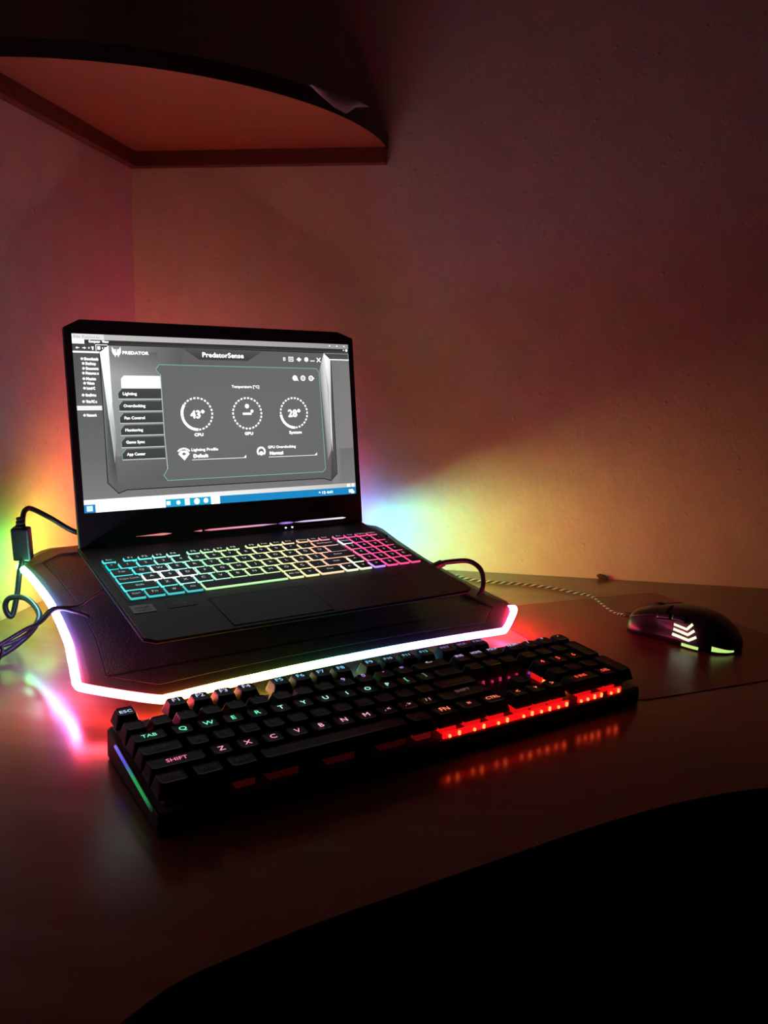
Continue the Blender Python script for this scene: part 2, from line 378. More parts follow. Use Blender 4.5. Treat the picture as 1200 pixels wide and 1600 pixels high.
# ------------------------------------------------------------------ the picture on the screen (flat, in millimetres from its lower left corner)
scr = link('screen', box_me('screen', -.1722, .1722, .0386, .2324, -.0004, .0002, mat('lcd_dark', (.02, .02, .022), .35)), lid)
class UI:
    def __init__(s): s.v = []; s.f = []; s.c = []
    def poly(s, pts, col, z=1):
        b = len(s.v)
        for i, (x, y) in enumerate(pts):
            s.v.append((x / 1000 - .1721, y / 1000 + .03865, .00025 + z * .00006)); s.c.append(col[i] if isinstance(col[0], (tuple, list)) else col)
        s.f.append(tuple(range(b, b + len(pts))))
    def rect(s, x0, y0, x1, y1, col, z=1): s.poly([(x0, y0), (x1, y0), (x1, y1), (x0, y1)], col, z)
    def line(s, pts, wd, col, z=2, closed=False):
        n = len(pts)
        for i in range(n if closed else n - 1):
            a = Vector(pts[i]); b = Vector(pts[(i + 1) % n]); d = (b - a).normalized(); q = Vector((-d.y, d.x)) * wd / 2; e = d * wd * .35
            s.poly([tuple(a - q - e), tuple(b - q + e), tuple(b + q + e), tuple(a + q - e)], col, z)
    def disc(s, x, y, r, col, z=2, n=16): s.poly([(x + r * math.cos(2 * math.pi * i / n), y + r * math.sin(2 * math.pi * i / n)) for i in range(n)], col, z)
    def arc(s, x, y, r, wd, a0, a1, col, z=2, n=8):
        for i in range(n):
            p, q = math.radians(a0 + (a1 - a0) * i / n), math.radians(a0 + (a1 - a0) * (i + 1) / n)
            ri, ro = r - wd / 2, r + wd / 2
            s.poly([(x + ri * math.cos(p), y + ri * math.sin(p)), (x + ro * math.cos(p), y + ro * math.sin(p)), (x + ro * math.cos(q), y + ro * math.sin(q)), (x + ri * math.cos(q), y + ri * math.sin(q))][::-1] if a1 < a0 else [(x + ri * math.cos(p), y + ri * math.sin(p)), (x + ro * math.cos(p), y + ro * math.sin(p)), (x + ro * math.cos(q), y + ro * math.sin(q)), (x + ri * math.cos(q), y + ri * math.sin(q))], col, z)
    def text(s, t, x, y, h, col, wd=None, z=3, centre=False, fat=0.0):
        vs, fs, w0 = text_polys(t)
        sx = wd / w0 if wd else h
        ox = x - (w0 * sx / 2 if centre else 0)
        offs = [(0, 0)] + ([(fat, 0), (-fat, 0), (0, fat), (0, -fat)] if fat else [])
        for k, (dx, dy) in enumerate(offs):
            b = len(s.v)
            for (u, v) in vs: s.v.append(((ox + u * sx + dx) / 1000 - .1721, (y + (v - .5) * h + dy) / 1000 + .03865, .00025 + (z + .1 * k) * .00006)); s.c.append(col)
            s.f += [tuple(b + i for i in f) for f in fs]
    def done(s, name):
        me = pymesh(name, s.v, s.f, M_UI); at = me.color_attributes.new('Col', 'FLOAT_COLOR', 'POINT')
        for i, c in enumerate(s.c): at.data[i].color = (*c, 1)
        return link(name, me, scr)
def g(v, t=(1, 1, 1)): return (v * t[0], v * t[1], v * t[2])
WH = (1.25, 1.3, 1.3); LT = (.62, .60, .58); GR = (.155, .163, .160); DK = (.055, .060, .062); TEAL = (.24, .52, .52)
u = UI()
u.rect(0, 0, 344.2, 193.6, GR, 0)
u.rect(0, 0, 344.2, 60, [g(.25, (1, 1, .98)), g(.21), GR, GR], .5)
u.rect(0, 60, 34, 173, [GR, GR, g(.10), g(.10)], .5)
u.rect(310, 14, 344.2, 173, [g(.25), g(.25, (1, 1, .97)), g(.22, (1, 1, .97)), g(.2)], .5)
u.rect(0, 187.6, 344.2, 193.6, [LT, g(.34), g(.34), LT], 1)
u.rect(0, 184, 344.2, 187.6, g(.035), 1)
u.rect(0, 173, 344.2, 184, [g(.09), g(.10), g(.06), g(.06)], 1)
u.rect(0, 187.6, 34, 193.6, g(.9), 1.5)
u.rect(0, 183, 12.8, 188, WH, 2)
u.text('File Explorer', 2, 190.6, 2.6, g(.35), 28)
u.text('Computer', 17.5, 185.8, 2.4, WH, 12, fat=.35); u.text('View', 31.5, 186, 2.4, WH, 7, fat=.35)
for x in (5, 12): u.line([(x - 1.6, 178.6), (x + 1.8, 178.6)], .8, WH, 3); u.poly([(x - 2, 178.6), (x, 180), (x, 177.2)] if x == 5 else [(x + 2.2, 178.6), (x, 177.2), (x, 180)], WH, 3)
u.disc(17.2, 178.7, .9, WH, 3, 8); u.poly([(19.6, 180.3), (22.4, 180.3), (21.6, 176.4), (20.8, 176.4)], WH, 3)
u.line([(24.6, 176), (24.6, 182.4), (37, 182.4)], .7, WH, 3); u.rect(26, 177, 29.2, 180.8, WH, 3); u.rect(31, 178, 32.2, 179.6, WH, 3); u.rect(33.5, 178.6, 34.8, 180, WH, 3)
u.rect(0, 173.2, 29, 175.2, WH, 2)
for x in (316.8, 327.3, 338): u.rect(x - .9, 190.3, x + .9, 191.6, WH, 3)
u.disc(341.3, 185.8, 1.7, WH, 3, 10); u.rect(336, 185.5, 338, 186.5, WH, 3)
u.line([(308, 181.3), (343.6, 181.3), (343.6, 175.4)], .5, g(.5), 3); u.rect(315.7, 173.0, 344.2, 174.3, WH, 3)
u.done('explorer_window')
u = UI()
for i, (y, x0, x1) in enumerate(((166.8, 9, 25.4), (161.8, 10, 22.5), (156.5, 10, 25), (151.4, 9.5, 25), (145.4, 9.5, 21.5), (140.6, 10, 19.5), (135.2, 9.5, 20), (127.7, 7.5, 20.5), (120.7, 7.5, 21), (106.0, 7.5, 19.5))):
    u.disc(x0, y, 1.5, WH, 3, 8)
    u.text(('Downloads', 'Desktop', 'Documents', 'Pictures x', 'Musics', 'Videos', 'Local C', 'OneDrive', 'This PC x', 'Network')[i], x0 + 2.6, y, 2.7, WH, x1 - x0 - 2, fat=.45)
u.rect(.2, 111.3, 26.6, 116.2, (1.0, 1.0, .97), 2)
u.done('navigation_list')
u = UI()   # application window
WB = [(38.1, 182.0), (28.3, 174.3), (28.4, 116), (27.6, 31.7), (38.3, 20), (47.4, 23.2), (297.1, 22.8), (307.7, 19.6), (316.7, 27.7), (316.9, 85), (316.7, 173.7), (307.5, 181.4)]
u.line(WB, 2.2, g(.02), 2.0, True)
cen = (172, 100)
for i in range(len(WB)):
    a, b = WB[i], WB[(i + 1) % len(WB)]
    u.poly([cen, a, b], [g(.15), g(.13), g(.13)], 2.4)
u.poly([(38.1, 182), (120, 182.3), (120, 30), (38, 30)], [g(.30), g(.12), g(.11), g(.14)], 2.6)
u.poly([(38.1, 150), (92, 150), (92, 60), (38.1, 60)], [g(.42, (.96, 1, 1)), g(.26), g(.19), g(.25)], 2.7)
u.poly([(38.1, 176), (92, 176), (92, 150), (38.1, 150)], [g(.22), g(.13), g(.26), g(.42, (.96, 1, 1))], 2.7)
u.poly([(28.3, 174.3), (38.1, 182), (38.1, 120), (33, 100)], [WH, WH, g(1.1, (.92, 1, 1)), g(.8, (.92, 1, 1))], 3.0)
u.poly([(32.6, 110), (37.8, 121), (39.5, 80), (36.3, 52.6)], [g(.8, (.9, 1, 1)), g(1.0, (.9, 1, 1)), g(.35), g(.5, (.9, 1, 1))], 3.0)
u.poly([(28.4, 150), (33, 108), (36.3, 52.6), (38.3, 20), (27.6, 31.7)], [g(.25), g(.09, (.85, 1, 1)), g(.08, (.85, 1, 1)), g(.13), g(.16)], 2.9)
u.poly([(300, 160), (307.5, 181.4), (311, 175), (311.5, 60), (305, 45)], [g(.30), g(.9), g(.55), g(.45), g(.2)], 2.9)
u.poly([(307.5, 181.4), (316.7, 173.7), (314.5, 120), (312.8, 55), (311.5, 75), (311.5, 140)], [WH, g(.95), g(.6), g(.9), g(.95), g(.8)], 3.0)
u.poly([(316.7, 173.7), (316.9, 28), (308, 20), (311, 60), (314.5, 120)], [g(.10), g(.09), g(.06), g(.09), g(.08)], 2.95)
u.poly([(120.3, 182.4), (141.1, 169.2), (202.1, 169.2), (224, 181.8)], [g(.10), g(.05), g(.05), g(.10)], 3)
u.text('PredatorSense', 145.6, 175.0, 5.4, WH, 51.5, z=4, fat=.35)
# emblem and wordmark
u.poly([(41.5, 181), (44.2, 177.5), (45.6, 178.6), (47.2, 178.6), (48.6, 177.5), (51.2, 181), (51.4, 175), (49.6, 171.5), (48.4, 169.4), (47.6, 171.6), (46.6, 172.6), (45.6, 171.6), (44.8, 169.4), (43.2, 171.8), (41.4, 175)][:3] + [(46.4, 172.6), (41.4, 175)], WH, 4)
u.poly([(51.2, 181), (48.6, 177.5), (47.2, 178.6), (46.4, 172.6), (51.4, 175)][::-1], WH, 4)
u.poly([(41.4, 175), (46.4, 172.6), (51.4, 175), (49.6, 171.6), (43.2, 171.6)], WH, 4.1)
u.poly([(45.4, 171.8), (43.9, 171.8), (44.8, 168.8)], WH, 4.1); u.poly([(47.4, 171.8), (48.9, 171.8), (48.2, 168.8)][::-1], WH, 4.1)
u.text('PREDATOR', 53, 174.6, 3.2, WH, 29, z=4, fat=.35)
u.rect(249.8, 170.6, 252.8, 174.8, WH, 4); u.rect(250.6, 171.4, 252, 172.6, g(.15), 4.3); u.rect(250.6, 173.2, 252, 174.2, g(.15), 4.3)
u.line([(257.6, 170.2), (263.4, 170.2), (263.4, 175.2), (257.6, 175.2)], .9, WH, 4, True); u.rect(259, 171.6, 260.2, 174, WH, 4); u.rect(261, 171.6, 262, 174, WH, 4)
u.poly([(268, 172.6), (271.6, 175.4), (275.4, 172.6), (271.6, 169.8)], WH, 4); u.disc(282, 172.8, 2.9, WH, 4, 12)
u.line([(288, 171.2), (293.4, 171.2)], 1.0, WH, 4); u.line([(297.2, 170.2), (302, 175)], 1.3, WH, 4); u.line([(297.2, 175), (302, 170.2)], 1.3, WH, 4)
u.done('application_window')
u = UI()   # content panel and side tabs
PB_ = [(93.2, 162.3), (89, 156.7), (94, 150.7), (94, 84), (95.1, 44), (90.2, 36.6), (94.2, 30.6), (296.7, 30.9), (300.8, 34.4), (299.1, 157.2), (295.6, 161.7)]
pc = [(172, 100)]
for i in range(len(PB_)): u.poly([(180, 96), PB_[i], PB_[(i + 1) % len(PB_)]], [g(.165, (.97, 1, 1)), g(.155, (.95, 1, 1)), g(.155, (.95, 1, 1))], 3.4)
u.line(PB_, .75, TEAL, 3.8, True)
u.line([(94, 150.7), (94, 84), (95.1, 44)], 1.0, g(.6, (.75, 1, 1)), 3.9)
u.poly([(52.5, 149.4), (49.2, 145.7), (49.1, 135.4), (93.4, 135.6), (93.4, 149.4)], WH, 4)
for i, s in enumerate(('Lighting', 'Overclocking', 'Fan Control', 'Monitoring', 'Game Sync', 'App Center')):
    y = 123.8 - 13.45 * i
    tb = [(49.3, y + 11.0), (44.9, y + 6.2), (44.9, y), (93.2, y), (93.2, y + 11.0)]
    u.poly(tb, [g(.07), g(.06), g(.05), g(.06, (.9, 1, 1)), g(.07, (.9, 1, 1))], 3.8)
    u.line([tb[0], tb[1], tb[2]], .5, TEAL, 4); u.rect(44.8, y - .9, 93.4, y + .1, g(.75, (.85, 1, 1)), 4)
    u.text(s, 50.2, y + 5.6, 3.0, WH, (15.3, 24, 22.5, 19.5, 20.5, 20.5)[i], z=4.4, fat=.25)
u.text('Temperature [°C]', 179.5, 138.2, 3.0, WH, 35.5, z=4.4, fat=.22)
for cx, lab, val, on, wd in ((134.5, 'CPU', '43°', 9, 1), (197.6, 'GPU', '', 0, 1), (260.4, 'System', '28°', 6, 1)):
    cy = 106.2
    n = 26
    for k in range(n):
        a = -90 - 360 / n * (k + .5)
        u.arc(cx, cy, 18.4, 2.1, a - 4.2, a + 4.2, WH, 4.2, 2)
    if on: u.arc(cx, cy, 18.3, 3.0, -90, -90 - 360 / n * on, (1.9, 2.1, 2.1), 4.3, 16)
    if val: u.text(val, cx - 8, cy - .5, 8.5, WH, 16.5, z=4.4, fat=.7)
    else: u.disc(cx, cy + 8.6, 2.8, WH, 4.4, 12); u.line([(cx - 5, cy - .5), (cx + 4.5, cy - .5)], 2.8, WH, 4.4); u.disc(cx + 6.2, cy + 2.6, 2.0, WH, 4.4, 10)
    u.text(lab, cx + .4, 82.0, 3.2, WH, 10.5 if lab != 'System' else 17, z=4.4, centre=True, fat=.4)
for cx in (264.5, 275.8, 287.1): u.disc(cx, 149.4, 3.5, WH, 4.2, 14)
for cx in (275.8, 287.1): u.disc(cx, 149.4, 1.9, g(.2), 4.5, 10); u.disc(cx, 149.4, .9, WH, 4.7, 8)
u.poly([(266, 147), (269.5, 145.5), (267.6, 150.2)], WH, 4.2); u.poly([(289.8, 147.6), (292.2, 149.4), (289.8, 151.2)], WH, 4.2)
# profile pickers
for k in range(7):
    a = math.radians(150 - 20 * k); u.disc(115.4 + 7.2 * math.cos(a), 61.2 + 5.2 * math.sin(a), 1.25, WH, 4.2, 8)
u.poly([(108.6, 60.2), (115.6, 52.6), (122.4, 60.2), (119, 64.2), (111.8, 64.2)], WH, 4.2); u.poly([(113, 60), (115, 58.4), (118.6, 60.2), (115, 62.2)], g(.16), 4.5)
u.text('Lighting Profile', 124.8, 64.6, 3.0, WH, 32.5, z=4.4, fat=.25); u.text('Default', 127, 57.4, 3.6, WH, 17.5, z=4.4, fat=.6)
u.line([(124.9, 53), (192.4, 53)], .6, WH, 4.2); u.poly([(189.2, 53), (192.6, 53), (192.6, 56.4)], WH, 4.2)
u.arc(212.7, 59.7, 4.8, 2.4, -50, 230, WH, 4.2, 16); u.disc(212.7, 57.4, 2.7, WH, 4.3, 10)
u.text('GPU Overclocking', 222.1, 64.6, 3.0, WH, 37.8, z=4.4, fat=.25); u.text('Normal', 224.2, 57.2, 3.6, WH, 17.5, z=4.4, fat=.6)
u.line([(222.5, 52.5), (289.4, 52.5)], .6, WH, 4.2); u.poly([(286.2, 52.5), (289.6, 52.5), (289.6, 56)], WH, 4.2)
u.done('control_panel')
u = UI()   # taskbar
u.rect(0, 9.0, 344.2, 14.2, [g(1.4), g(.55, (1, 1, .96)), g(.55, (1, 1, .96)), g(1.3)], 3)
BL_ = (.012, .27, .60)
u.rect(0, 0, 344.2, 9.0, BL_, 3); u.rect(12, 0, 90, 9.2, (1.5, 1.5, 1.47), 3.4); u.rect(2.6, 1.6, 9, 7.6, (.8, 1.1, 1.3), 3.4)
u.rect(90, 0.6, 144, 9.0, (.01, .42, .72), 3.2)
u.rect(91, 2.4, 95.6, 7.0, WH, 4); u.disc(105, 4.6, 2.5, WH, 4, 12); u.rect(112.6, 1.0, 118.6, 8.6, WH, 4); u.disc(127.2, 4.6, 3.6, WH, 4, 14); u.disc(138.3, 4.8, 3.0, WH, 4, 12)
u.rect(144.5, 0, 155.6, 9.2, (1.7, 1.7, 1.7), 4)
u.text('^ 12 4:41', 289, 4.4, 3.0, (1.1, 1.2, 1.2), 20, z=4.2, fat=.4); u.rect(333.4, 2.0, 340, 6.2, WH, 4); u.rect(337, .8, 341.6, 4, WH, 4)
u.rect(331, 9.6, 336, 13.4, WH, 4); u.rect(338, 9.6, 342, 13.4, WH, 4)
u.done('taskbar')

# ------------------------------------------------------------------ laptop keyboard
link('keyboard_well', box_me('keyboard_well', -.1715, .1745, -.1495, -.0385, .0001, .0003, M_LKEY), lap)
KC = [(-.17, (.02, .62, .62)), (-.13, (.12, .85, .85)), (-.10, (.42, .98, .88)), (-.06, (.45, .95, .48)), (-.02, (.62, .95, .38)), (.02, (.90, .92, .40)), (.05, (.95, .68, .40)), (.085, (.95, .42, .32)), (.105, (.95, .16, .35)), (.17, (.95, .06, .26))]
def rrect(w_, h_, r, n=2):
    pts = []
    for cx, cy, a0 in ((w_ / 2 - r, h_ / 2 - r, 0), (-w_ / 2 + r, h_ / 2 - r, 90), (-w_ / 2 + r, -h_ / 2 + r, 180), (w_ / 2 - r, -h_ / 2 + r, 270)):
        for i in range(n + 1):
            a = math.radians(a0 + 90 * i / n); pts.append((cx + r * math.cos(a), cy + r * math.sin(a)))
    return pts
_CAPS = {}
def lkey(x0, x1, y0, y1, s, col=None, power=1.0, shape=None):
    cx, cy = (x0 + x1) / 2, (y0 + y1) / 2; w_, h_ = x1 - x0 - .0036, y1 - y0 - .0034
    k = ('l', round(w_, 5), round(h_, 5))
    if k not in _CAPS: _CAPS[k] = rings_me('key', [(rrect(w_, h_, .0012), .0022), (rrect(w_, h_, .0012), .0026), (rrect(w_ - .0006, h_ - .0006, .001), .0029)], M_LKEY)
    o = link('key', _CAPS[k], lap, loc=(cx, cy, 0))
    c = col or lerp_keys(KC, cx)
    q = tuple(round(v * 12) / 12 for v in c)
    k = ('g', round(w_, 5), round(h_, 5), q, power)
    if k not in _CAPS: _CAPS[k] = rings_me('backlight', [(rrect(w_ + .0014, h_ + .0014, .0015), .0002), (rrect(w_ + (.0012 if power > 1.5 else .0004), h_ + (.0012 if power > 1.5 else .0004), .0014), .0023)], emat(q, power * 1.35))
    link('backlight', _CAPS[k], o)
    if s:
        k = ('t', s, q, h_ < .012)
        if k not in _CAPS: _CAPS[k] = text_me('legend', s, .0046 if len(s) < 3 else .0034, emat(tuple(.5 + .5 * v for v in q), .8), w_ * .85)
        link('legend', _CAPS[k], o, loc=(0, .0005, .0030))
P_ = .019
RY = {'n': (-.0720, -.0535), 'q': (-.0910, -.0720), 'a': (-.1100, -.0910), 'z': (-.1290, -.1100), 'b': (-.1480, -.1290), 'f': (-.0520, -.0400)}
y0, y1 = RY['f']
lkey(-.169, -.1535, y0, y1, 'Esc')
for grp, xs in ((1, -.1470), (5, -.0770), (9, -.0070)):
    for i in range(4): lkey(xs + i * .0157, xs + (i + 1) * .0157, y0, y1, 'F%d' % (grp + i))
for i, s in enumerate(('Pause', 'Ins', 'Del')): lkey(.0590 + i * .0150, .0740 + i * .0150, y0, y1, s)
PX = [.1085, .1247, .1408, .1568, .1725]
for i, s in enumerate(('Prt', 'Vol', 'PgUp', 'PgDn')): lkey(PX[i], PX[i + 1], y0, y1, s)
y0, y1 = RY['n']; lkey(-.169, -.156, y0, y1, '"')
for i, s in enumerate('1234567890*-'): lkey(-.156 + i * P_, -.137 + i * P_, y0, y1, s)
lkey(.072, .1045, y0, y1, 'Backspace')
for i, s in enumerate(('Num', '/', '*', '-')): lkey(PX[i], PX[i + 1], y0, y1, s, (.85, .75, .95) if i == 0 else None, 1.3 if i == 0 else 1.0)
y0, y1 = RY['q']; lkey(-.169, -.147, y0, y1, 'Tab')
for i, s in enumerate('QWERTYUIOPĞÜ'): lkey(-.147 + i * P_, -.128 + i * P_, y0, y1, s, *(((.75, 1, 1), 1.7) if s == 'W' else ()))
lkey(.081, .1045, y0 - .0015, y1, '')
for i, s in enumerate('789+'): lkey(PX[i], PX[i + 1], y0, y1, s)
y0, y1 = RY['a']; lkey(-.169, -.1425, y0, y1, 'Caps Lock')
for i, s in enumerate('ASDFGHJKLŞİ'): lkey(-.1425 + i * P_, -.1235 + i * P_, y0, y1, s, *(((.80, 1, 1), 1.7) if s in 'ASD' else ()))
lkey(.0665, .1045, y0, y1, 'Enter')
for i, s in enumerate('456+'): lkey(PX[i], PX[i + 1], y0, y1, s)
y0, y1 = RY['z']; lkey(-.169, -.1327, y0, y1, '⇧ Shift' if False else 'Shift')
for i, s in enumerate('ZXCVBNMÖÇ.'): lkey(-.1327 + i * P_, -.1137 + i * P_, y0, y1, s)
lkey(.0573, .0880, y0, y1, 'Shift'); AR = (.80, .95, .62)
lkey(.0885, .1062, y0, y1, '^', AR, 1.4)
for i, s in enumerate(('1', '2', '3', 'E')): lkey(PX[i], PX[i + 1], y0, y1, s)
y0, y1 = RY['b']
for a, b, s in ((-.169, -.1515, 'Ctrl'), (-.1515, -.1325, 'Fn'), (-.1325, -.1130, '#'), (-.1130, -.0940, 'Alt')): lkey(a, b, y0, y1, s, (.05, .55, .55), .8)
lkey(-.0940, .0000, y0, y1, '')
for a, b, s in ((.0000, .0190, 'Alt Gr'), (.0190, .0380, '='), (.0380, .0690, 'Ctrl')): lkey(a, b, y0, y1, s)
lkey(.0695, .0873, y0, y1, '<', AR, 1.2); lkey(.0873, .1052, y0, y1, 'v', AR, 1.2); lkey(.1058, .1235, y0, y1, '>', (.52, .22, .92), 1.2)
for a, b, s in ((.1240, .1408, '0'), (.1408, .1568, ','), (.1568, .1725, '')): lkey(a, b, y0, y1, s)

# ------------------------------------------------------------------ mechanical keyboard
U_ = .01905
KBM = Matrix.Translation((.344206, -.669814, .037)) @ Matrix.Rotation(.713712, 4, 'Z') @ Matrix.Rotation(.065492, 4, 'X')
kb = empty('mechanical_keyboard', KBM)
tag(kb, 'black full-size mechanical keyboard with glowing letters, in front of the cooling pad', 'keyboard')
co = [(-.0395, -.0700), (-.0365, -.0730), (.3915, -.0730), (.3945, -.0700), (.3945, .0530), (.3915, .0560), (-.0365, .0560), (-.0395, .0530)]
def kfloor(y): return -(.0352 + .0654 * y) / .998            # the wedge-shaped underside stays level with the desk
cv = [(x, y, kfloor(y)) for x, y in co] + [(x, y, -.0180) for x, y in co] + [(x * .997 + .0005, y * .985, -.0170) for x, y in co]
cf = [tuple(range(8))[::-1], tuple(range(16, 24))] + [(r_ * 8 + i, r_ * 8 + (i + 1) % 8, r_ * 8 + 8 + (i + 1) % 8, r_ * 8 + 8 + i) for r_ in range(2) for i in range(8)]
link('case', pymesh('case', cv, cf, M_BLACK), kb)
link('switch_plate', box_me('switch_plate', -.0375, .3925, -.0695, .0535, -.0172, -.0165, M_PLATE), kb)
for x in (.0, .355):
    for y in (-.060, .045): link('rubber_foot', box_me('rubber_foot', x - .015, x + .015, y - .004, y + .004, kfloor(y) - .0012, kfloor(y) + .001, M_RUB), kb)
side = []
for i in range(14): side.append((-.0398, .028 - i * .0068, -.0188))
sc_ = [lerp_keys([(0, (.25, .2, 1)), (.3, (.12, .1, .8)), (.42, (.05, .25, .35)), (.55, (.02, .42, .10)), (.85, (.02, .30, .08)), (1, (.005, .04, .02))], i / 13) for i in range(14)]
link('side_light', tube_me('side_light', side, .0013, mat('side_led_diffuser', build=attr_emit(.8)), 6, False, cols=sc_), kb)
def cap_me(w_, h_, ht=.0100):
    return rings_me('key', [(rrect(w_, h_, .0012), -ht), (rrect(w_ - .0012, h_ - .0012, .0016), -ht * .72), (rrect(w_ - .0046, h_ - .0042, .0022), -.0012), (rrect(w_ - .0058, h_ - .0054, .0022), -.0002), (rrect(w_ - .0088, h_ - .0084, .002), -.0005)], M_CAP)
sw_me = rings_me('switch', [(rrect(.0140, .0140, .0008), -.0166), (rrect(.0138, .0138, .0008), -.0125), (rrect(.0095, .0095, .0008), -.0098)], M_SWITCH)
WHB = (.62, .70, 1.0); CYN = (.25, .75, 1.0); VIOL = (.62, .38, 1.0); GRNL = (.15, 1.0, .50); PNK = (1.0, .20, .38); REDL = (1.0, .09, .05); OFF = None
def mkey(x0, wu, v, s, col, power=1.0, led=None, lp=1.0, hu=1.0, dv=0.0, lx=0.0):
    """x0 and wu in key units from the left edge of the first key, v in rows above the Q row"""
    cx = (x0 + wu / 2 - 2) * U_; cy = v * U_
    k = ('m', wu, hu)
    if k not in _CAPS: _CAPS[k] = cap_me(wu * U_ - .0009, hu * U_ - .0009)
    o = link('key', _CAPS[k], kb, loc=(cx, cy, 0))
    k = ('sw', led, lp)
    if k not in _CAPS:
        _CAPS[k] = sw_me.copy()
        if led and lp < .4: _CAPS[k].materials.clear(); _CAPS[k].materials.append(emat((led[0], led[1], led[2]), lp * .5))
        if led and lp >= 4: _CAPS[k].materials.clear(); _CAPS[k].materials.append(emat((led[0], led[1] * .12, led[2] * .3), .8))
    s_ = link('switch', _CAPS[k], o)
    if s:
        lm = emat(col, power * 1.2) if col else mat('unlit_legend', (.05, .05, .055), .4)
        k = ('mt', s, col, power)
        if k not in _CAPS: _CAPS[k] = text_me('legend', s, (.0052 if len(s) < 3 else .0040), lm, max(.0110, wu * U_ - .0105))
        link('legend', _CAPS[k], o, loc=(lx, dv, -.0001))
    if led and lp >= .4:
        for dx in ((-.0045, .0045) if wu < 1.8 else (-.012, -.004, .004, .012)):
            k = ('led', led, lp, round(dx > 0))
            if k not in _CAPS: _CAPS[k] = box_me('led', -.0009, .0009, -.0009, .0009, -.0160, -.0125 if dx > 0 else -.0138, emat((led[0], led[1] * 1.6, led[2]), lp), .0003)
            link('led', _CAPS[k], o, loc=(dx, -.0140 if v == -3 else -.0080, 0))
    return o
DVT = .0042
mkey(0, 1, 2.25, 'ESC', WHB, 1.2, dv=-.001)
for i in range(12):
    x = 2 + i + (i // 4) * .5
    mkey(x, 1, 2.25, 'F%d' % (i + 1), WHB if i < 4 else CYN, .9, dv=.002)
for i, s in enumerate(('PRT', 'SCR', 'PAU')): mkey(15.25 + i, 1, 2.25, s, VIOL, .5, dv=.002)
for i, s in enumerate(('`', '1', '2', '3', '4', '5', '6', '7', '8', '9', '0', '-', '=')):
    mkey(i, 1, 1, s, VIOL if i > 8 else OFF, .9, dv=DVT)
mkey(13, 2, 1, '<--', (.85, .75, 1.0), 1.2, dv=DVT)
for i, s in enumerate(('INS', 'HOME', 'PGUP')): mkey(15.25 + i, 1, 1, s, (.7, .55, 1.0), 1.0, dv=DVT)
for i, s in enumerate(('NUM', '/', '*', '-')): mkey(18.5 + i, 1, 1, s, (.68, .62, 1.0), 1.1, dv=DVT)
mkey(0, 1.5, 0, 'TAB', (.2, 1.0, .55), 1.1)
for i, s in enumerate('QWERTYUIOP'): mkey(1.5 + i, 1, 0, s, GRNL if i < 4 else (.45, 1.0, .85), 1.25)
mkey(11.5, 1, 0, '[', GRNL, .9, dv=.002); mkey(12.5, 1, 0, ']', (.4, .8, .6), .4, dv=.003); mkey(13.5, 1.5, 0, '\\', OFF)
for i, s in enumerate(('DEL', 'END', 'PGDN')): mkey(15.25 + i, 1, 0, s, OFF, led=(.6, .02, .12), lp=.7)
for i, s in enumerate('789'): mkey(18.5 + i, 1, 0, s, OFF, led=(.5, .05, .6) if i == 0 else None, lp=.5)
mkey(21.5, 1, -.5, '+', OFF, hu=2.0)
mkey(0, 1.75, -1, 'CAPS', OFF)
for i, s in enumerate('ASDFGHJKL;'): mkey(1.75 + i, 1, -1, s, OFF)
mkey(11.75, 1, -1, "'", OFF); mkey(12.75, 2.25, -1, 'ENTER', OFF)
for i, s in enumerate('456'): mkey(18.5 + i, 1, -1, s, REDL, 1.3, led=(1, .10, .03) if i == 0 else None, lp=5, dv=.001)
mkey(0, 2.25, -2, 'SHIFT', PNK, 1.2)
for i, s in enumerate('ZXCVBNM'): mkey(2.25 + i, 1, -2, s, (1.0, .32, .50) if i < 4 else (1.0, .42, .52), 1.2)
for i, s in enumerate((', <', '. >', '/ ?')): mkey(9.25 + i, 1, -2, s, (1.0, .42, .45), 1.1, dv=.001)
mkey(12.25, 2.75, -2, 'SHIFT', (.45, .20, .22), .4, dv=.003)
mkey(16.25, 1, -2, '^', OFF, led=(1, .08, .03), lp=1.0)
for i, s in enumerate('123'): mkey(18.5 + i, 1, -2, s, OFF, led=(1, .13, .03) if i == 0 else None, lp=9)
mkey(21.5, 1, -2.5, 'ENT', OFF, hu=2.0)
LR = (1.0, .05, .02)
mkey(0, 1.25, -3, 'CTRL', OFF); mkey(1.25, 1.25, -3, 'WIN', OFF); mkey(2.5, 1.25, -3, 'ALT', OFF, led=(.5, .02, .03), lp=.1)
sp = mkey(3.75, 6.25, -3, '', OFF)
for dx in (-.044, .0, .044): link('switch', box_me('switch', -.011, .011, -.0072, .007, -.0165, -.0102, emat((.5, .02, .03), .035)), sp, loc=(dx, 0, 0))
for a, b in ((11.35, 18.15), (18.75, 20.25), (20.65, 21.45)):      # added glowing bars, painting in LED light on plate and switches along the bottom row
    link('painted_led_glow', box_me('painted_led_glow', (a - 2) * U_, (b - 2) * U_, -.0706, -.0688, -.0166, -.0120, emat((1.0, .004, .006), 1.6)), kb)
mkey(10, 1.25, -3, 'ALT', OFF, led=(.6, .02, .02), lp=.3)
for x, s in ((11.25, 'FN'), (12.5, '='), (13.75, 'CTRL')): mkey(x, 1.25, -3, s, (1.0, .22, .12), 1.4, led=LR, lp=8, dv=.001)
for i, s in enumerate(('<', 'v', '>')): mkey(15.25 + i, 1, -3, s, (1.0, .2, .1), 1.3, led=LR, lp=8, dv=.001)
mkey(18.5, 2, -3, '0 INS', REDL, 1.4, led=LR, lp=8, dv=.001); mkey(20.5, 1, -3, '. DEL', REDL, 1.4, led=LR, lp=8, dv=.001)

